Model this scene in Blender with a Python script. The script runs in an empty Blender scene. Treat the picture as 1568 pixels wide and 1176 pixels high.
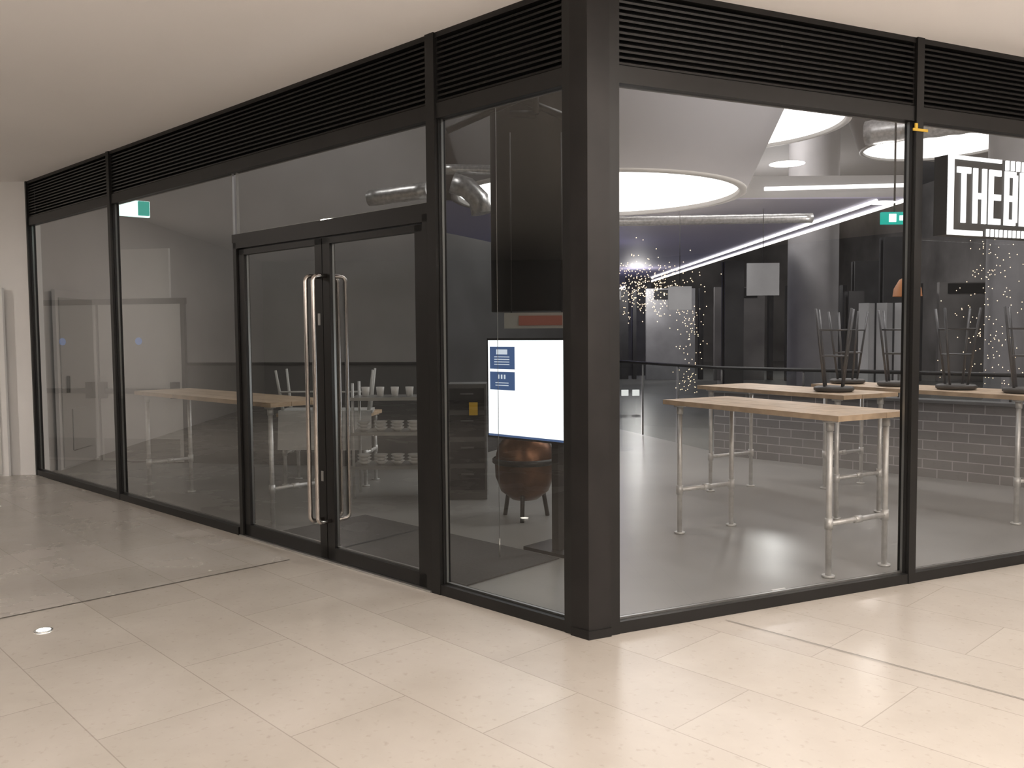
import bpy, math, random
from mathutils import Vector, Matrix
random.seed(4)
sc=bpy.context.scene
sc.view_settings.view_transform='Standard'
sc.view_settings.exposure=0.2
# ------------------------------------------------------------------ materials
def newmat(name):
    m=bpy.data.materials.new(name); m.use_nodes=True
    nt=m.node_tree; nt.nodes.clear()
    out=nt.nodes.new('ShaderNodeOutputMaterial')
    return m,nt,out
def pbr(name,col,rough=.5,metal=0,noise=0.0,nscale=8,emit=None,estr=0,spec=.5,rvar=0):
    m,nt,out=newmat(name)
    b=nt.nodes.new('ShaderNodeBsdfPrincipled')
    b.inputs['Base Color'].default_value=(*col,1); b.inputs['Roughness'].default_value=rough
    b.inputs['Metallic'].default_value=metal; b.inputs['Specular IOR Level'].default_value=spec
    if noise>0:
        tc=nt.nodes.new('ShaderNodeTexCoord'); n=nt.nodes.new('ShaderNodeTexNoise'); n.inputs['Scale'].default_value=nscale; n.inputs['Detail'].default_value=6
        nt.links.new(tc.outputs['Object'],n.inputs['Vector'])
        r=nt.nodes.new('ShaderNodeValToRGB')
        r.color_ramp.elements[0].position=.3; r.color_ramp.elements[1].position=.7
        r.color_ramp.elements[0].color=(*[c*(1-noise) for c in col],1)
        r.color_ramp.elements[1].color=(*[min(1,c*(1+noise)) for c in col],1)
        nt.links.new(n.outputs['Fac'],r.inputs['Fac']); nt.links.new(r.outputs['Color'],b.inputs['Base Color'])
    if emit:
        b.inputs['Emission Color'].default_value=(*emit,1); b.inputs['Emission Strength'].default_value=estr
    nt.links.new(b.outputs[0],out.inputs[0]); return m
def emis(name,col,s):
    m,nt,out=newmat(name); e=nt.nodes.new('ShaderNodeEmission'); e.inputs[0].default_value=(*col,1); e.inputs[1].default_value=s
    nt.links.new(e.outputs[0],out.inputs[0]); return m
def glassmat(name,tint,k=1.3):
    m,nt,out=newmat(name)
    t=nt.nodes.new('ShaderNodeBsdfTransparent'); t.inputs[0].default_value=(*tint,1)
    g=nt.nodes.new('ShaderNodeBsdfGlossy'); g.inputs['Roughness'].default_value=0.0; g.inputs[0].default_value=(1,1,1,1)
    f=nt.nodes.new('ShaderNodeFresnel')
    ge=nt.nodes.new('ShaderNodeNewGeometry'); mr=nt.nodes.new('ShaderNodeMapRange')
    mr.inputs['To Min'].default_value=1.45; mr.inputs['To Max'].default_value=1/1.45
    nt.links.new(ge.outputs['Backfacing'],mr.inputs['Value']); nt.links.new(mr.outputs[0],f.inputs[0])
    mu=nt.nodes.new('ShaderNodeMath'); mu.operation='MULTIPLY'; mu.inputs[1].default_value=k; mu.use_clamp=True
    mx=nt.nodes.new('ShaderNodeMixShader')
    nt.links.new(f.outputs[0],mu.inputs[0]); nt.links.new(mu.outputs[0],mx.inputs[0])
    nt.links.new(t.outputs[0],mx.inputs[1]); nt.links.new(g.outputs[0],mx.inputs[2]); nt.links.new(mx.outputs[0],out.inputs[0])
    return m
def tilemat(name,c1,c2,cm,rot,w,h,rough,mortar=.003,bump=.15,var=.12,ns=1.3):
    m,nt,out=newmat(name); N=nt.nodes.new; L=nt.links.new
    b=N('ShaderNodeBsdfPrincipled'); tc=N('ShaderNodeTexCoord'); mp=N('ShaderNodeMapping')
    mp.inputs['Rotation'].default_value=(0,0,-rot)
    L(tc.outputs['Object'],mp.inputs['Vector'])
    br=N('ShaderNodeTexBrick'); br.inputs['Color1'].default_value=(*c1,1); br.inputs['Color2'].default_value=(*c2,1); br.inputs['Mortar'].default_value=(*cm,1)
    br.inputs['Scale'].default_value=1; br.inputs['Brick Width'].default_value=w; br.inputs['Row Height'].default_value=h
    br.inputs['Mortar Size'].default_value=mortar; br.inputs['Mortar Smooth'].default_value=.3; br.offset=.5
    L(mp.outputs[0],br.inputs['Vector'])
    n=N('ShaderNodeTexNoise'); n.inputs['Scale'].default_value=ns; n.inputs['Detail'].default_value=7; n.inputs['Roughness'].default_value=.6; n.inputs['Distortion'].default_value=.15
    L(mp.outputs[0],n.inputs['Vector'])
    r=N('ShaderNodeValToRGB'); r.color_ramp.elements[0].position=.3; r.color_ramp.elements[1].position=.7
    r.color_ramp.elements[0].color=(1-var,1-var*1.05,1-var*1.15,1); r.color_ramp.elements[1].color=(1,1,1,1)
    L(n.outputs['Fac'],r.inputs['Fac'])
    mx=N('ShaderNodeMix'); mx.data_type='RGBA'; mx.blend_type='MULTIPLY'; mx.inputs['Factor'].default_value=1
    L(br.outputs['Color'],mx.inputs['A']); L(r.outputs['Color'],mx.inputs['B'])
    n2=N('ShaderNodeTexNoise'); n2.inputs['Scale'].default_value=28; n2.inputs['Detail'].default_value=4
    L(mp.outputs[0],n2.inputs['Vector'])
    r2=N('ShaderNodeValToRGB'); r2.color_ramp.elements[0].position=.25; r2.color_ramp.elements[1].position=.4
    r2.color_ramp.elements[0].color=(.8,.78,.75,1); r2.color_ramp.elements[1].color=(1,1,1,1)
    L(n2.outputs['Fac'],r2.inputs['Fac'])
    mx2=N('ShaderNodeMix'); mx2.data_type='RGBA'; mx2.blend_type='MULTIPLY'; mx2.inputs['Factor'].default_value=.7
    L(mx.outputs['Result'],mx2.inputs['A']); L(r2.outputs['Color'],mx2.inputs['B'])
    L(mx2.outputs['Result'],b.inputs['Base Color'])
    mr=N('ShaderNodeMapRange'); mr.inputs['To Min'].default_value=rough-.04; mr.inputs['To Max'].default_value=rough+.06
    L(n.outputs['Fac'],mr.inputs['Value']); L(mr.outputs[0],b.inputs['Roughness'])
    bp=N('ShaderNodeBump'); bp.inputs['Strength'].default_value=bump; bp.inputs['Distance'].default_value=.002; bp.invert=True
    L(br.outputs['Fac'],bp.inputs['Height']); L(bp.outputs[0],b.inputs['Normal'])
    L(b.outputs[0],out.inputs[0]); return m
TL=.8111; TR=1.1434
ROT=math.radians(-46.5)
MT=dict(
 frame=pbr('black_frame',(.010,.0095,.009),.42,.2,.15,5),
 col=pbr('column_metal',(.017,.0155,.015),.5,.4,.35,2.5),
 slat=pbr('louvre_slat',(.016,.015,.014),.4,.2),
 back=pbr('louvre_back',(.004,.004,.004),.9),
 alu=pbr('aluminium',(.50,.50,.49),.35,.9),
 steel=pbr('brushed_steel',(.56,.52,.49),.25,1.0,.08,30),
 glass=glassmat('glass_clear',(.76,.76,.755),2.2),
 glassL=glassmat('glass_side',(.62,.63,.615),2.2),
 bglass=glassmat('balustrade_glass',(.75,.78,.77),1.0),
 soffit=pbr('soffit_paint',(.90,.87,.85),.85,0,.02,.6),
 wallw=pbr('white_wall',(.86,.85,.84),.8,0,.03,2),
 doorw=pbr('white_door',(.62,.61,.59),.6),
 wallg=pbr('grey_wall',(.38,.37,.37),.7,0,.08,1.5),
 walle=pbr('mall_wall',(.38,.37,.355),.7,0,.1,1.0),
 waing=pbr('dark_wainscot',(.13,.13,.13),.6,0,.1,2),
 dark=pbr('dark_wall',(.035,.035,.037),.7,0,.3,2),
 black=pbr('black_paint',(.012,.012,.013),.45),
 floor=tilemat('stone_tile',(.495,.46,.415),(.45,.415,.375),(.36,.33,.295),ROT,1.0,.55,.24,.003,.15,.15),
 floorg=tilemat('grey_tile',(.46,.43,.395),(.42,.395,.36),(.33,.31,.28),ROT,1.0,.55,.26,.003,.15,.14),
 joint=pbr('floor_joint',(.15,.14,.125),.7),
 conc=pbr('polished_concrete',(.25,.247,.237),.28,0,.12,.9),
 mat=pbr('entrance_mat',(.05,.05,.05),.95,0,.2,60),
 brick=tilemat('grey_brick',(.24,.23,.235),(.20,.195,.20),(.45,.44,.44),0,.30,.10,.5,.006,.5,.15),
 wood=pbr('table_wood',(.60,.45,.31),.5,0,.18,9),
 pipe=pbr('galvanised_pipe',(.68,.68,.67),.42,.5,.12,20),
 stool=pbr('stool_metal',(.15,.15,.155),.45,.4),
 white=pbr('white_plastic',(.62,.62,.60),.45),
 seat=pbr('stool_seat',(.08,.075,.07),.5),
 lampc=pbr('lamp_cone',(.30,.29,.30),.6),
 rim=pbr('lamp_rim',(.8,.78,.75),.5),
 lamp=emis('lamp_diffuser',(1,.97,.95),3.2),
 led=emis('led_strip',(1,.98,.97),3.2),
 fairy=emis('fairy_light',(1,.74,.46),3.5),
 mall=pbr('mall_ceiling',(.19,.185,.185),.7,0,.1,.5),
 slab=pbr('purple_lit_ceiling',(.17,.16,.22),.6,0,.12,.3,(.15,.15,.25),.16),  # purple light on this ceiling put into its colour and a weak glow
 farw=pbr('far_wall',(.23,.22,.215),.7,0,.45,.5),
 farp=pbr('far_panel',(.36,.36,.37),.6,0,.15,2),
 duct=pbr('duct',(.60,.60,.60),.35,.8,.25,25),
 copper=pbr('copper',(.15,.075,.045),.35,1,.3,6),
 screenw=emis('screen_white',(.90,.95,1),2.0),
 screenb=emis('screen_blue',(.10,.17,.36),.85),
 screent=emis('screen_text',(.8,.88,1),1.1),
 exitw=emis('exit_white',(.70,1,.95),2.6), exitg=emis('exit_green',(.0,.50,.40),1.0),
 signw=emis('sign_white',(1,.99,.97),1.3), sgrey=pbr('sign_grey',(.03,.03,.03),.4),
 orange=pbr('orange_shade',(.45,.19,.08),.5,0,0,1,(.6,.22,.05),.1),
 red=pbr('red_board',(.35,.12,.09),.6,0,0,1,(.4,.12,.08),.04),
 menu=pbr('menu_pale',(.4,.4,.38),.5),
 plate=pbr('crockery',(.80,.79,.77),.3), yellow=pbr('yellow_tag',(.7,.45,.05),.5),
 dl=emis('downlight',(1,.90,.80),12), fl=emis('floor_light',(1,.93,.82),9),
 concol=pbr('concrete_column',(.20,.195,.20),.7,0,.12,2),
 cabinet=pbr('cabinet_grey',(.12,.12,.12),.5),
)
class MB:
    def __init__(s,name): s.n=name; s.v=[]; s.f=[]; s.m=[]; s.sm=[]; s.mats=[]
    def mi(s,k):
        if k not in s.mats: s.mats.append(k)
        return s.mats.index(k)
    def hexa(s,p,k):
        b=len(s.v); s.v+= [tuple(q) for q in p]; i=s.mi(k)
        for f in ((0,3,2,1),(4,5,6,7),(0,1,5,4),(1,2,6,5),(2,3,7,6),(3,0,4,7)):
            s.f.append([b+a for a in f]); s.m.append(i); s.sm.append(False)
    def box(s,c,d,k,rz=0,ax=None):
        c=Vector(c); R=Matrix.Rotation(rz,3,'Z')
        if ax is not None: R=ax
        P=[]
        for z in (-1,1):
            for x,y in ((-1,-1),(1,-1),(1,1),(-1,1)):
                P.append(c+R@Vector((x*d[0]/2,y*d[1]/2,z*d[2]/2)))
        s.hexa(P,k)
    def fb(s,F,s0,s1,o0,o1,z0,z1,k):
        P=[F(a,o,z) for z in (z0,z1) for a,o in ((s0,o0),(s1,o0),(s1,o1),(s0,o1))]
        s.hexa(P,k)
    def poly(s,pts,k):
        b=len(s.v); s.v+=[tuple(p) for p in pts]; s.f.append(list(range(b,b+len(pts)))); s.m.append(s.mi(k)); s.sm.append(False)
    def prism(s,pts,z0,z1,k):
        n=len(pts); b=len(s.v); i=s.mi(k)
        s.v+=[(p[0],p[1],z0) for p in pts]+[(p[0],p[1],z1) for p in pts]
        s.f.append([b+a for a in range(n)][::-1]); s.f.append([b+n+a for a in range(n)])
        for a in range(n): s.f.append([b+a,b+(a+1)%n,b+n+(a+1)%n,b+n+a])
        s.m+=[i]*(n+2); s.sm+=[False]*(n+2)
    def tube(s,pts,r,k,n=12,caps=True):
        pts=[Vector(p) for p in pts]; b0=len(s.v); i=s.mi(k)
        prev=None
        rr=r if isinstance(r,(list,tuple)) else [r]*len(pts)
        for j,p in enumerate(pts):
            if j==0: d=pts[1]-p
            elif j==len(pts)-1: d=p-pts[j-1]
            else: d=(pts[j+1]-p).normalized()+(p-pts[j-1]).normalized()
            d.normalize()
            if prev is None:
                a=Vector((0,0,1)) if abs(d.z)<.9 else Vector((1,0,0)); u=d.cross(a).normalized()
            else: u=(prev-d*prev.dot(d)).normalized()
            prev=u; w=d.cross(u)
            for q in range(n):
                t=2*math.pi*q/n; s.v.append(tuple(p+(u*math.cos(t)+w*math.sin(t))*rr[j]))
        for j in range(len(pts)-1):
            for q in range(n):
                a=b0+j*n+q; c=b0+j*n+(q+1)%n
                s.f.append([a,c,c+n,a+n]); s.m.append(i); s.sm.append(True)
        if caps:
            s.f.append([b0+q for q in range(n)][::-1]); s.f.append([b0+(len(pts)-1)*n+q for q in range(n)]); s.m+=[i,i]; s.sm+=[False,False]
    def lathe(s,c,prof,k,n=48,ks=None):
        b0=len(s.v)
        for r,z in prof:
            for q in range(n):
                t=2*math.pi*q/n; s.v.append((c[0]+r*math.cos(t),c[1]+r*math.sin(t),c[2]+z))
        for j in range(len(prof)-1):
            kk=s.mi(ks[j] if ks else k)
            for q in range(n):
                a=b0+j*n+q; d=b0+j*n+(q+1)%n
                s.f.append([a,d,d+n,a+n]); s.m.append(kk); s.sm.append(True)
    def make(s,bevel=0):
        me=bpy.data.meshes.new(s.n); me.from_pydata(s.v,[],s.f)
        for k in s.mats: me.materials.append(MT[k])
        for p,i,sm in zip(me.polygons,s.m,s.sm): p.material_index=i; p.use_smooth=sm
        me.update(); o=bpy.data.objects.new(s.n,me); sc.collection.objects.link(o)
        if bevel:
            md=o.modifiers.new('bevel','BEVEL'); md.width=bevel; md.segments=2; md.limit_method='ANGLE'
        return o
# ------------------------------------------------------------------ layout
C=Vector((.3824,4.3789,0))
tL=Vector((-math.sin(TL),math.cos(TL),0)); nL=Vector((-tL.y,tL.x,0))
if nL.dot(-C)<0: nL=-nL
tR=Vector((math.sin(TR),math.cos(TR),0)); nR=Vector((tR.y,-tR.x,0))
def FL(s,o,z): return C+tL*s+nL*o+Vector((0,0,z))
def FR(s,o,z): return C+tR*s+nR*o+Vector((0,0,z))
ZT=3.285; ZG=2.81; HI=7.2
farL=FL(7.98,0,0); REND=9.0
# floors
m=MB('floor'); m.poly([(-16,-10,0),(16,-10,0),(16,50,0),(-16,50,0)],'floor'); m.make()
m=MB('floor_interior'); a=FR(REND+3,-.05,0)
P=[FL(-.02,-.05,0),FR(3,-.05,0),a,Vector((16,12,0)),Vector((16,46,0)),Vector((-15.5,46,0)),Vector((-15.5,13,0)),FL(8.05,-.05,0)]
m.poly([(p.x,p.y,.006) for p in P],'conc'); m.make()
d1=Vector((.725,.6888,0)); p1=Vector((-2.84,4.77,0))
q0=p1-d1*9; q1=p1+d1*1.78
m=MB('floor_left'); m.poly([(q0.x,q0.y,.003),(q1.x,q1.y,.003),(farL.x,farL.y,.003),(-16,11.5,.003),(-16,q0.y,.003)],'floorg'); m.make()
m=MB('trim_1'); w=Vector((-.6888,.725,0))*.003
m.poly([tuple(v+Vector((0,0,.005))) for v in (q0-w,q1-w,q1+w,q0+w)],'joint'); m.make()
a=Vector((1.14,4.64,.005)); b=a+Vector((.6888,-.725,0))*8; w=Vector((.725,.6888,0))*.003
m=MB('trim_2'); m.poly([tuple(v) for v in (a-w,b-w,b+w,a+w)],'joint'); m.make()
m=MB('ceiling')
P=[FL(7.98,.0,0),FL(0,0,0),FR(REND+3,0,0),Vector((16,-10,0)),Vector((-16,-10,0)),Vector((-16,9.95,0))]
m.prism([(p.x,p.y) for p in P],ZT,ZT+.1,'soffit'); m.make()
m=MB('wall_left'); m.prism([(farL.x+.02,farL.y-.02),(farL.x+.02,farL.y+.25),(-16,10.05),(-16,9.75)],0,ZT,'wallw')
m.make()
m=MB('door_1')
m.box((-6.17,9.78,1.02),(.9,.05,2.0),'doorw'); m.box((-6.17,9.79,1.05),(1.04,.04,2.12),'wallw')
m.box((-5.85,9.74,1.0),(.03,.03,.2),'alu'); m.box((-6.2,9.75,.45),(.5,.015,.5),'doorw')
m.make(.004)
m=MB('wall_back'); m.box((0,-10.1,1.7),(32,.2,3.4),'walle'); m.make()
m=MB('wall_side_left'); m.box((-16.1,20,3.6),(.2,60,7.3),'walle'); m.make()
m=MB('wall_side_right'); m.box((16.1,20,3.6),(.2,60,7.3),'farw'); m.make()
m=MB('wall_far'); m.box((0,46.1,3.6),(32,.2,7.3),'farw'); m.make()
m=MB('ceiling_interior'); m.box((0,25,HI+.05),(32,44,.1),'mall'); m.make()
m=MB('wall_light_seal'); m.fb(FL,-.0,8.0,-.15,-.05,ZT,HI,'dark'); m.fb(FR,0,REND+3,-.15,-.05,ZT,HI,'dark'); m.box((-10.7,9.95,5.2),(10.6,.1,3.9),'dark'); m.make()  # unseen wall added above the facade to seal light leaks
# ------------------------------------------------------------------ shopfront windows
def louvre(m,F,s0,s1):
    m.fb(F,s0,s1,-.10,-.085,ZG,ZT,'back')
    m.fb(F,s0,s1,-.09,.0,ZT-.03,ZT-.001,'frame')
    m.fb(F,s0,s1,-.09,.0,ZG,ZG+.075,'frame')
    z=ZG+.082; n=12; p=(ZT-.03-z)/n
    for i in range(n):
        a=z+i*p
        pts=[F(s0,-.012,a),F(s1,-.012,a),F(s1,-.05,a+p*.75),F(s0,-.05,a+p*.75),F(s0,-.008,a+p*.33),F(s1,-.008,a+p*.33),F(s1,-.045,a+p*.95),F(s0,-.045,a+p*.95)]
        m.hexa(pts,'slat')
GO=-.03
def pane(m,F,s0,s1,z0,z1,k,alu=True,o=GO,side=0):
    P=[F(s0,o,z0),F(s1,o,z0),F(s1,o,z1),F(s0,o,z1)]
    if F is FL: P=P[::-1]
    m.poly(P,k)
    if alu:
        e=.010
        m.fb(F,s1-e,s1,o-.018,o-.001,z0,z1,'alu'); m.fb(F,s0,s0+e,o-.018,o-.001,z0,z1,'alu'); m.fb(F,s0,s1,o-.018,o-.001,z0,z0+e,'alu')
def post(m,F,s,w=.058,z1=ZT,o=.012):
    m.fb(F,s-w/2,s+w/2,-.075,o,0,z1,'frame')
    m.fb(F,s-w/2-.008,s+w/2+.008,-.055,-.012,.02,z1-.02,'frame')
def window(i,F,s0,s1,k,p0=True,p1=True):
    m=MB('window_%d'%i)
    louvre(m,F,s0,s1); m.fb(F,s0,s1,-.08,.008,0,.062,'frame')
    m.fb(F,s0,s1,-.08,-.0,ZG-.012,ZG,'frame')
    pane(m,F,s0+.028,s1-.028,.062,ZG-.01,k)
    if p1: post(m,F,s1)
    if p0: post(m,F,s0)
    return m
m=window(1,FL,5.72,7.955,'glassL',False); m.make()
m=window(2,FL,3.478,5.72,'glassL',False); m.make()
m=window(3,FL,.125,1.145,'glassL',True,False); m.make()
m=MB('window_4'); s0,s1=1.157,3.478
louvre(m,FL,s0,s1); m.fb(FL,s0,s1,-.08,.0,ZG-.012,ZG,'frame')
pane(m,FL,s0+.03,s1-.03,2.325,ZG-.01,'glassL')
m.fb(FL,s0,s1,-.08,.0,2.262,2.325,'frame')
post(m,FL,1.157,.075)
m.make()
m=window(5,FR,.145,2.262,'glass',True); m.make()
m=window(6,FR,2.262,4.40,'glass',False); m.make()
m=window(7,FR,4.40,6.55,'glass',False); m.make()
m=window(8,FR,6.55,REND,'glass',False); m.make()
# double door
m=MB('door_2')
ja,jb=1.197,3.447
m.fb(FL,ja,ja+.045,-.07,.01,0,2.260,'frame'); m.fb(FL,jb-.045,jb,-.07,.01,0,2.260,'frame')
m.fb(FL,ja,jb,-.07,.01,2.215,2.260,'frame'); m.fb(FL,ja,jb,-.07,.02,0,.012,'alu')
mid=2.293
for a,b in ((ja+.05,mid-.004),(mid+.004,jb-.05)):
    m.fb(FL,a,a+.082,-.05,-.005,.015,2.205,'frame'); m.fb(FL,b-.082,b,-.05,-.005,.015,2.205,'frame')
    m.fb(FL,a,b,-.05,-.005,2.165,2.205,'frame'); m.fb(FL,a,b,-.05,-.005,.015,.10,'frame')
    pane(m,FL,a+.075,b-.075,.10,2.168,'glassL',True,-.025)
def handle(s,o,z0,z1,r=.015):
    base=-.005 if o>0 else -.05
    R=.035; pts=[FL(s,base,z1)]
    sg=1 if o>0 else -1
    pts.append(FL(s,o-sg*R,z1))
    for t in (30,60,90): pts.append(FL(s,o-sg*R+sg*R*math.sin(math.radians(t)),z1-R+R*math.cos(math.radians(t))))
    for t in (0,30,60): pts.append(FL(s,o-sg*R+sg*R*math.cos(math.radians(t)),z0+R-R*math.sin(math.radians(t))))
    pts.append(FL(s,o-sg*R,z0)); pts.append(FL(s,base,z0))
    m.tube(pts,r,'steel',14)
for s in (mid+.045,mid-.045):
    handle(s,.10,.285,1.95); handle(s,-.16,.285,1.95)
m.fb(FL,mid+.03,mid+.055,-.005,.0,1.62,1.70,'alu'); m.fb(FL,mid+.03,mid+.055,-.005,.0,.55,.62,'alu')
m.make()
# corner column
m=MB('corner_column')
P=[C+nL*.012+nR*.012,FR(.115,.018,0),FR(.115,-.10,0),FL(.10,-.10,0),FL(.10,.018,0)]
m.prism([(p.x,p.y) for p in P],0,ZT+.0,'col'); 
P=[C+nL*.018+nR*.018,FR(.118,.024,0),FR(.118,.0,0),FL(.103,.0,0),FL(.103,.024,0)]
m.prism([(p.x,p.y) for p in P],0,.045,'col'); m.make()
m=MB('cable_tie'); m.fb(FR,2.20,2.32,.013,.02,2.735,2.75,'yellow'); m.fb(FR,2.215,2.235,.013,.02,2.745,2.78,'yellow'); m.make()
m=MB('door_wedge'); m.fb(FR,1.32,1.42,-.13,-.17+.0,.006,.035,'plate'); m.make()
# ------------------------------------------------------------------ sign
m=MB('shop_sign')
a,b,z0,z1=2.378,4.3,2.12,2.59
m.fb(FR,a,b,.02,.115,z0,z1,'sgrey')
def sb(s0,s1,za,zb): m.fb(FR,s0,s1,.114,.124,za,zb,'signw')
sb(a,a+.045,z0,z1); sb(a,a+.46,z1-.022,z1); sb(a,a+.30,z0,z0+.03)
zb,zt=2.195,2.525
s=a+.075; w=.115;g=.025;t=.036
sb(s,s+w,zt-t,zt); sb(s+w/2-t/2,s+w/2+t/2,zb,zt); s+=w+g
sb(s,s+t,zb,zt); sb(s+w-t,s+w,zb,zt); sb(s,s+w,(zb+zt)/2-t/2,(zb+zt)/2+t/2); s+=w+g
sb(s,s+t,zb,zt); 
for z in (zb,(zb+zt)/2-t/2,zt-t): sb(s,s+w*.9,z,z+t)
s+=w+g
for q in range(4):
    sb(s,s+t,zb,zt); sb(s+w-t,s+w,zb+.02,zt-.02)
    for z in (zb,(zb+zt)/2-t/2,zt-t): sb(s,s+w-.015,z,z+t)
    s+=w+g
for i in range(16): sb(a+.34+i*.04,a+.34+i*.04+.02,z0-.0,z0+.045)
for i in range(14): sb(a+.5+i*.05,a+.5+i*.05+.028,z1-.06,z1)
m.make()
# ------------------------------------------------------------------ interior walls
m=MB('wall_interior_left')
A=Vector((-15.5,12.9,0)); B=Vector((-.92,10.1,0)); dr=(B-A).normalized(); nn=Vector((dr.y,-dr.x,0))
def FW(s,o,z): return A+dr*s+nn*o+Vector((0,0,z))
Lw=(B-A).length
m.fb(FW,0,Lw,-.2,0,0,HI,'wallg'); m.make()
m=MB('baseboard_interior'); m.fb(FW,11.6,Lw,0,.012,0,1.22,'waing'); m.fb(FW,11.6,Lw,0,.02,1.2,1.235,'dark'); m.make()
def wx(r): return (r*A.y-A.x)/(dr.x-r*dr.y)
m=MB('door_3')
sA=wx((52-784)/1342); sB=wx((282-784)/1342); sM=(sA+sB)/2-.1
for a,b in ((sA,sM-.01),(sM+.01,sB)):
    m.fb(FW,a,b,.001,.05,.02,1.95,'doorw'); m.fb(FW,a+.1,b-.1,.05,.10,.86,.92,'black'); m.fb(FW,a+.03,a+.12,.05,.12,.80,1.0,'black'); m.fb(FW,b-.12,b-.03,.05,.12,.80,1.0,'black')
    m.tube([FW((a+b)/2,.05,1.5),FW((a+b)/2,.058,1.5)],.045,'screenb',20)
    m.fb(FW,a+.05,b-.05,.05,.055,.05,.3,'alu')
    m.fb(FW,a,a+.02,.0,.052,.02,1.95,'dark')
m.fb(FW,sA-.06,sB+.06,.001,.052,1.95,2.02,'dark'); m.fb(FW,sB,sB+.05,.001,.052,0.01,2.0,'dark')
m.fb(FW,sM+.35,sM+1.0,.001,.04,2.02,2.62,'doorw')
m.make()
m=MB('wall_kitchen')
pts=[(-.92,10.1),(1.0,14.3),(.8,14.4),(-1.1,10.2)]
m.prism(pts,0,2.75,'dark'); m.make()
def FS(s,o,z): return Vector((.40,5.83,0))+tL*s+nL*o+Vector((0,0,z))
m=MB('digital_screen')
m.fb(FS,-.12,.80,-.07,0,.80,1.52,'black')
m.fb(FS,-.10,.785,.0,.004,.815,1.505,'screenw')
m.fb(FS,.52,.765,.004,.006,1.30,1.46,'screenb'); m.fb(FS,.52,.765,.004,.006,1.15,1.28,'screenb')
m.fb(FS,.59,.70,.006,.007,1.405,1.44,'screent')
for i in range(4): m.fb(FS,.57,.72,.006,.007,1.33+i*.018,1.336+i*.018,'screent')
for i in range(3): m.fb(FS,.61+i*.03,.625+i*.03,.006,.007,1.23,1.26,'screent')
for i in range(2): m.fb(FS,.58,.71,.006,.007,1.18+i*.018,1.186+i*.018,'screent')
m.fb(FS,-.10,.785,.004,.006,.815,.83,'screenb')
m.fb(FS,.2,.3,-.16,-.07,.8,1.3,'black')
m.fb(FS,.22,.28,-.17,-.11,.0,1.3,'black'); m.fb(FS,-.0,.5,-.35,-.05,.006,.03,'black')
m.make()
m=MB('black_flue')
m.lathe((.24,8.0,0),[(.0,1.75),(.42,1.75),(.42,6.9)],'black',40); m.make()
m=MB('copper_kettle')
c=(.10,7.3,.0)
m.lathe(c,[(.0,.16),(.11,.17),(.20,.24),(.245,.36),(.25,.5),(.22,.62),(.14,.72),(.08,.76),(.08,.86),(0,.86)],'copper',40)
m.lathe(c,[(.255,.47),(.27,.48),(.27,.51),(.255,.52)],'black',40)
for t in range(3):
    an=t*2.094+.4; m.tube([(c[0]+.16*math.cos(an),c[1]+.16*math.sin(an),.28),(c[0]+.21*math.cos(an),c[1]+.21*math.sin(an),.007)],.018,'black')
m.make()
m=MB('menu_board'); m.box((.22,7.3,1.66),(.56,.04,.13),'menu'); m.box((.24,7.275,1.66),(.36,.02,.08),'red')
m.tube([(.0,7.3,1.7),(.0,7.3,3.2)],.006,'black'); m.tube([(.42,7.3,1.7),(.42,7.3,3.2)],.006,'black'); m.make()
m=MB('entrance_mat'); 
m.fb(FL,1.12,3.3,-1.08,-.2,.007,.016,'mat'); m.make()
m=MB('kitchen_cabinet')
m.box((-.42,8.3,.55),(.36,.35,1.08),'cabinet'); 
for z in (.2,.45,.7,.95): m.box((-.42,8.12,z),(.32,.02,.2),'dark'); m.box((-.42,8.10,z+.05),(.12,.02,.015),'stool')
m.box((-.36,8.10,.86),(.08,.005,.12),'yellow')
m.make()
m=MB('crockery_trolley')
for z in (.30,.62,.95):
    m.box((-1.1,8.4,z),(.85,.4,.03),'alu')
for x in (-1.5,-.7):
    for y in (8.22,8.58): m.tube([(x,y,.007),(x,y,1.1)],.014,'pipe',8)
for z in (.315,.635):
    for i in range(5):
        for q in range(3):
            m.lathe((-1.42+i*.16,8.35,z+q*.03),[(0,0),(.03,0),(.068,.035),(.066,.037),(.03,.005),(0,.005)],'plate',16)
for i in range(5): m.lathe((-1.4+i*.14,8.36,.966),[(0,0),(.03,0),(.04,.09),(.037,.09),(.028,.01),(0,.01)],'plate',16)
m.make()
# ------------------------------------------------------------------ high tables
def table(o,u,w,L,W,over=.12,pos=(0.,1.),H=1.0,nm='high_table'):
    m=MB(nm); o=Vector(o); u=Vector(u).normalized(); w=Vector(w).normalized()
    def T(a,b,z): return o+u*a+w*b+Vector((0,0,z))
    for k in range(3):
        b0=-.07+k*(W+.14)/3; m.fb(lambda s,q,z:T(s,q,z),-over,L+over,b0+.002,b0+(W+.14)/3-.002,H,H+.035,'wood')
    for p in pos:
        a=p*L
        for b in (0,W):
            m.tube([T(a,b,.007),T(a,b,H)],.019,'pipe',12); m.tube([T(a,b,.007),T(a,b,.02)],.04,'pipe',14)
            m.tube([T(a,b,.31),T(a,b,.38)],.026,'pipe',12); m.tube([T(a,b,H-.015),T(a,b,H)],.045,'pipe',14)
            m.tube([T(a,b,H-.07),T(a,b,H-.015)],.025,'pipe',12)
        m.tube([T(a,0,.345),T(a,W,.345)],.017,'pipe',12); m.tube([T(a,W/2-.03,.345),T(a,W/2+.03,.345)],.024,'pipe',12)
    m.make(); return T
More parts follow.
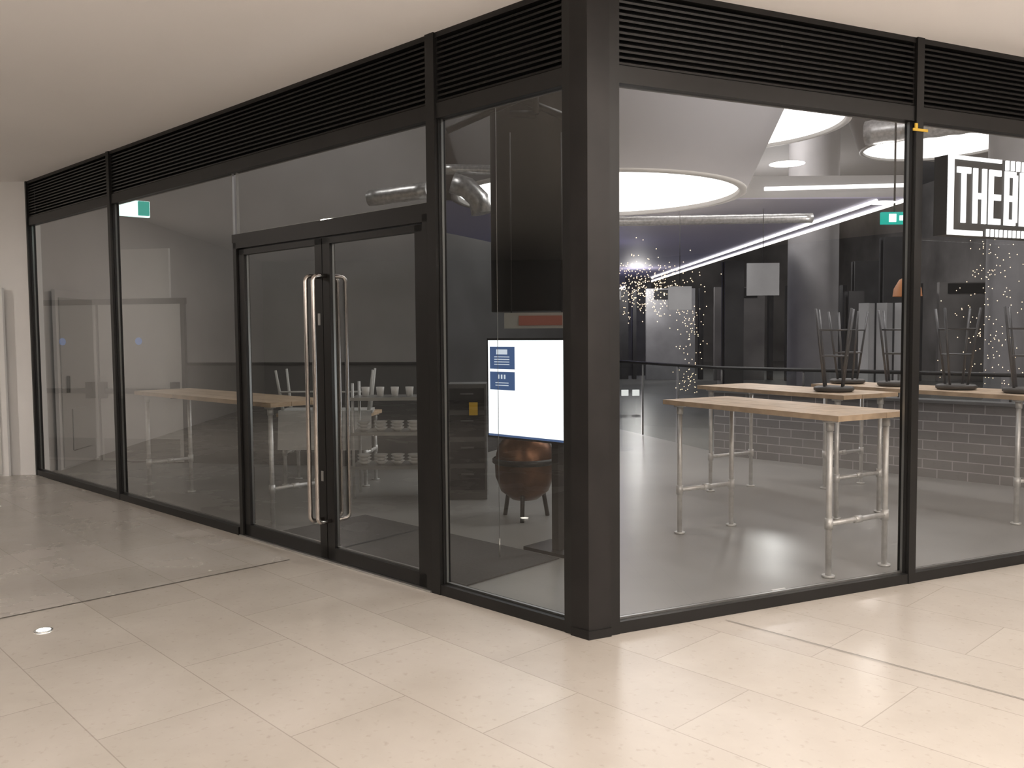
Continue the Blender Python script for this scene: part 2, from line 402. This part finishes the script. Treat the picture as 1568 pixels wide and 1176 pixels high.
def stool(T,a,b,rot=0,sc_=1):
    m=MB('bar_stool'); c=T(a,b,1.04)
    m.lathe(c,[(0,0),(.15,0),(.165,.01),(.165,.03),(.15,.04),(0,.04)],'seat',24)
    for i in range(4):
        an=rot+i*math.pi/2
        p0=c+Vector((.10*math.cos(an),.10*math.sin(an),.04)); p1=c+Vector((.20*math.cos(an),.20*math.sin(an),.70))
        m.tube([p0,p1],.011,'stool',8)
    for z,r in ((.30,.14),(.52,.17)):
        ring=[c+Vector((r*math.cos(rot+i*math.pi/2),r*math.sin(rot+i*math.pi/2),z)) for i in range(5)]
        m.tube(ring,.008,'stool',8,False)
    m.make()
def chair_up(T,a,b,rot,H):
    m=MB('white_chair'); c=T(a,b,H+.04); R=Matrix.Rotation(rot,3,'Z')
    def Q(x,y,z): return c+R@Vector((x,y,z))
    P=[Q(x,y,z) for z in (.0,.03) for x,y in ((-.2,-.2),(.2,-.2),(.2,.2),(-.2,.2))]; m.hexa(P,'white')
    for x in (-1,1):
        for y in (-1,1):
            m.tube([Q(x*.16,y*.16,.03),Q(x*.21,y*.22,.44)],[.018,.012],'white',10)
    m.tube([Q(-.185,-.19,.22),Q(.185,-.19,.22)],.009,'white',8)
    P=[Q(x,y,z) for z,yo in ((.02,-.205),(-.36,-.27)) for x,y in ((-.19,yo-.02),(.19,yo-.02),(.17,yo),(-.17,yo))]; m.hexa(P,'white')
    m.make()
u=(-.492,.871,0); w=(.871,.492,0)
T1=table((1.98,5.44,0),u,w,1.42,.53)
T2=table((2.66,7.15,0),u,w,1.5,.53)
T3=table((4.0,6.90,0),u,w,1.9,.53)
for T,aa in ((T2,(.25,)),(T3,(.1,.7,1.3,1.85))):
    for a in aa: stool(T,a,.25,random.random()*1.5)
uL=tuple(tL); wL=tuple(-nL)
f=FL(3.35,-.22,0)
T4=table(tuple(f),uL,wL,2.2,.42)
T5=table((-2.35,9.0,0),(.98,-.1,0),(.1,.98,0),.85,.40,.06,H=.72,nm='dining_table')
for i in range(2): chair_up(T5,.16+i*.55,.10,.1*i,.72)
# ------------------------------------------------------------------ brick half wall and balustrade
p0=Vector((2.62,11.1,0)); p1=Vector((5.7,7.95,0)); dd=(p1-p0).normalized(); L=(p1-p0).length
o=MB('brick_half_wall'); o.box((L/2,0,.40),(L,.2,.79),'brick'); o.box((L/2,0,.81),(L+.04,.26,.03),'waing'); ob=o.make()
ob.location=(p0.x,p0.y,.0); ob.rotation_euler=(0,0,math.atan2(dd.y,dd.x))
nt=MT['brick'].node_tree
mp=[n for n in nt.nodes if n.type=='MAPPING'][0]; mp.inputs['Rotation'].default_value=(math.pi/2,0,0)
m=MB('glass_balustrade')
q0=Vector((1.62,14.2,0))
def seg(a,b,z0):
    d=(b-a); n=max(1,round(d.length/1.1))
    for i in range(n):
        s=a+d*(i/n+.01); e=a+d*((i+1)/n-.01)
        m.poly([(s.x,s.y,z0),(e.x,e.y,z0),(e.x,e.y,1.08),(s.x,s.y,1.08)],'bglass')
        m.tube([(s.x,s.y,z0),(s.x,s.y,1.1)],.012,'waing',8)
seg(q0,p0,.02); seg(p0,p1,.83)
m.tube([(q0.x,q0.y,1.1),(p0.x,p0.y,1.1),(p1.x,p1.y,1.1)],.022,'black',10); m.make()
for x,y,r,k,nm in ((6.85,20.0,.55,'concol','concrete_column'),(10.2,18,.45,'concol','concrete_column')):
    m=MB(nm); m.lathe((x,y,0),[(r+.03,.006),(r+.03,.1),(r,.1),(r,HI)],k,40); m.make()
for x,y,wd,hh in ((4.1,16.4,.35,2.85),(8.4,19.5,.5,3.6),(2.2,26,.8,3.59),(10.5,26,.9,3.59),(4.6,32,.9,3.55),(13,22,.8,3.59),(5.6,14.5,.25,2.2)):
    m=MB('steel_column'); m.box((x,y,hh/2),(wd,.08,hh),'dark'); m.box((x,y-.1,hh/2),(wd*.12,.2,hh),'dark'); m.box((x,y-.2,hh/2),(wd,.05,hh),'dark'); m.make()
m=MB('far_shopfront')
for i in range(7):
    x=1+i*2.1; m.box((x,30-.6*i,1.5),(1.6,.15,2.98),random.choice(['farp','farw','dark','farw'])); m.box((x,29.9-.6*i,2.8),(1.1,.05,.3),'sgrey'); m.box((x+1.0,30-.6*i,1.5),(.12,.3,2.98),'dark')
m.make()
m=MB('folded_screen')
for i in range(6):
    m.box((5.05+i*.13,12.6+(.06 if i%2 else 0),.98),(.14,.02,1.94),'farp',.6 if i%2 else -.6)
m.make()
m=MB('hanging_panel'); 
for x,y,z,s in ((3.6,12.6,2.3,.46),(2.45,12.8,2.05,.34)): m.box((x,y,z),(s,.03,s*1.0),'farp'); m.tube([(x,y,z+s*.5),(x,y,3.3)],.005,'black',6)
m.make()
m=MB('ceiling_mezzanine'); m.prism([(-3,13.7),(6.15,13.7),(5.2,44),(-3,44)],3.6,3.62,'slab'); m.prism([(-3,13.7),(6.15,13.7),(5.2,44),(-3,44)],3.62,3.95,'mall'); m.make()
m=MB('led_strip_light')
m.tube([(3.9,13.6,3.74),(6.1,13.6,3.78)],.03,'led',8)
for off in (0,.42):
    m.tube([(6.1-off,13.75,3.565),(5.25-off,43,3.565)],.03,'led',8)
m.make()
def cone(x,y,z,r,h,r2):
    m=MB('cone_pendant_lamp')
    m.lathe((x,y,z),[(0,.05),(r-.10,.05),(r-.09,0),(r,0),(r,.03),(r2,h),(r2,HI-z)],'lampc',72,['lamp','rim','rim','rim','lampc','lampc']); m.make()
cone(1.11,11.45,3.3,1.88,1.25,2.44)
cone(3.55,15.0,5.0,2.08,1.2,2.5)
cone(10.35,21.7,6.0,1.7,.9,2.0)
m=MB('spiral_duct')
def duct(a,b,r):
    a=Vector(a); b=Vector(b); n=int((b-a).length/.12); pts=[];rr=[]
    for i in range(n+1):
        pts.append(a+(b-a)*i/n); rr.append(r*(1.0 if i%2 else .94))
    m.tube(pts,rr,'duct',20)
duct((-.7,9.3,3.28),(.75,9.3,3.24),.055); duct((-.1,13.3,2.86),(.9,13.3,2.86),.08); duct((-1.5,9.4,3.0),(-.85,9.2,3.05),.09)
duct((1.3,13.5,3.25),(4.6,13.5,3.28),.075)
m.tube([(-.6,9.2,3.12),(-.45,9.2,3.07),(-.33,9.2,2.95),(-.30,9.2,2.8)],.11,'duct',20)
duct((4.6,11.5,4.1),(6.5,10.2,4.1),.16)
duct((4.9,12.2,4.6),(7.5,12.2,4.6),.14)
m.make()
m=MB('ceiling_rig')
for a,b in (((-.5,7.0,3.15),(.6,7.0,3.62)),((-.45,7.0,3.6),(.5,6.9,3.2)),((.0,6.9,3.25),(.2,6.9,3.25)),((.2,6.9,3.25),(.2,6.9,3.55))):
    m.tube([a,b],.03,'black',6)
m.make()
m=MB('orange_pendant'); m.lathe((4.05,9.0,1.9),[(.14,0),(.13,.08),(.08,.17),(.02,.2),(0,.2)],'orange',28); m.tube([(4.05,9,2.09),(4.05,9,7)],.006,'black',6); m.make()
m=MB('suspension_wire'); m.tube([(-.09,5.65,.12),(-.09,5.65,5)],.002,'alu',6); m.tube([(-.09,5.65,.10),(-.09,5.65,.22)],.006,'alu',8); m.make()
m=MB('exit_sign'); m.box((-3.85,8.95,2.85),(.38,.05,.16),'exitw',.7); m.box((-3.72,8.98,2.85),(.1,.04,.14),'exitg',.7); m.tube([(-3.85,8.95,2.93),(-3.85,8.95,7.1)],.01,'black',6); m.make()
m=MB('exit_sign'); m.box((3.86,8.9,2.68),(.27,.04,.12),'exitg'); m.box((3.83,8.87,2.68),(.07,.01,.08),'exitw'); m.box((3.93,8.87,2.68),(.06,.01,.05),'exitw'); m.tube([(3.86,8.9,2.74),(3.86,8.9,7.1)],.01,'black',6); m.make()
def octa(m,c,r,k):
    b=len(m.v); i=m.mi(k)
    for d in ((1,0,0),(0,1,0),(-1,0,0),(0,-1,0),(0,0,1),(0,0,-1)): m.v.append(tuple(c[j]+d[j]*r for j in range(3)))
    for a in range(4):
        m.f.append([b+a,b+(a+1)%4,b+4]); m.f.append([b+(a+1)%4,b+a,b+5]); m.m+=[i,i]; m.sm+=[False,False]
m=MB('fairy_lights')
for i in range(460):
    octa(m,(2.0+random.gauss(.4,.42),15.6+random.gauss(0,.25),2.35+random.gauss(0,.26)),.010,'fairy')
for i in range(110):
    octa(m,(3.05+random.gauss(0,.13),15.2+random.gauss(0,.1),.5+random.random()*1.6),.009,'fairy')
for i in range(200):
    z=random.random(); octa(m,(7.6+random.gauss(0,.35*(1.2-z)),14.0+random.gauss(0,.3),.6+z*2.6),.009,'fairy')
m.make()
m=MB('neon_shop_sign'); 
for i in range(3): m.box((2.05+i*.22,17.6,.35),(.14,.03,.12),'signw')
m.make()
m=MB('floor_uplight'); m.lathe((-2.49,4.56,.0),[(0,.008),(.035,.008),(.045,.008),(.045,.001)],'fl',24,['fl','alu','alu']); m.make()
# ------------------------------------------------------------------ lighting
def area(loc,sz,pw,col,rot=(0,0,0)):
    l=bpy.data.lights.new('hall_area_light','AREA'); l.shape='DISK'; l.size=sz; l.energy=pw; l.color=col  # shared by the downlights and the added uplighters
    o=bpy.data.objects.new('hall_area_light',l); o.location=loc; o.rotation_euler=rot; sc.collection.objects.link(o)
def point(loc,pw,col,r=.3):
    l=bpy.data.lights.new('interior_fill','POINT'); l.energy=pw; l.color=col; l.shadow_soft_size=r  # fill light without a fixture, added to brighten the interior
    o=bpy.data.objects.new('interior_fill',l); o.location=loc; sc.collection.objects.link(o)
W=(1,.91,.83)
m=MB('recessed_downlight')
for x,y,pw in ((1.9,2.6,58),(3.6,1.2,70),(0.2,.6,38),(-2.2,1.2,24),(5.5,3.2,66),(2.2,-1.6,55),(-1.5,-2.5,35),(-5,3,18),(-5,-1,22),(6.2,-1.5,60),(-8.5,7,80),(9,3,60)):
    area((x,y,3.26),.35,pw,W)
    m.lathe((x,y,3.284),[(0,-.002),(.07,-.002),(.09,-.004),(.09,0)],'rim',20,['dl','rim','rim'])
m.make()
m=MB('added_uplighter')  # out-of-view uplighters added to brighten the ceiling
for x,y,pw in ((3.0,-1.5,240),(-2.0,-1.5,210),(6.5,0.5,150)):
    area((x,y,1.75),.5,pw,(1,.925,.86),(math.pi,0,0))
    m.lathe((x,y,0),[(0,.0),(.16,.0),(.16,.02),(.015,.03),(.015,1.5),(.26,1.7),(.255,1.71),(.0,1.54)],'frame',32)
m.make()
for x,y,z,pw in ((3.5,7.6,5.5,280),(6.5,9,5.5,270),(-2.3,8.4,4.8,52),(-6,10.6,4.8,30),(.6,7.0,5.8,70),(5,19,5.8,320),(11,14,5.8,380),(4,28,3.0,120),(9,30,5,460)):
    point((x,y,z),pw,(1,.96,.94))
point((2,20,2.6),30,(.6,.58,1)); point((3,30,2.4),45,(.6,.58,1))  # bluish fill added under the mezzanine ceiling
point((5.2,12.6,2.9),35,(1,.93,.88),.12)
wd=bpy.data.worlds.new('world'); sc.world=wd; wd.use_nodes=True
wd.node_tree.nodes['Background'].inputs[0].default_value=(.05,.05,.055,1); wd.node_tree.nodes['Background'].inputs[1].default_value=1
# ------------------------------------------------------------------ camera
pi_,ro,f=.0570,-.0083,1342.6
F=Vector((0,math.cos(pi_),-math.sin(pi_))); U=Vector((0,math.sin(pi_),math.cos(pi_))); R=Vector((1,0,0))
R2=R*math.cos(ro)+U*math.sin(ro); U2=-R*math.sin(ro)+U*math.cos(ro)
cd=bpy.data.cameras.new('camera'); cd.sensor_width=36; cd.lens=f/1568*36; cd.clip_end=200
co=bpy.data.objects.new('camera',cd); sc.collection.objects.link(co)
M=Matrix((( R2.x,U2.x,-F.x,0),(R2.y,U2.y,-F.y,0),(R2.z,U2.z,-F.z,1.55),(0,0,0,1)))
co.matrix_world=M; sc.camera=co
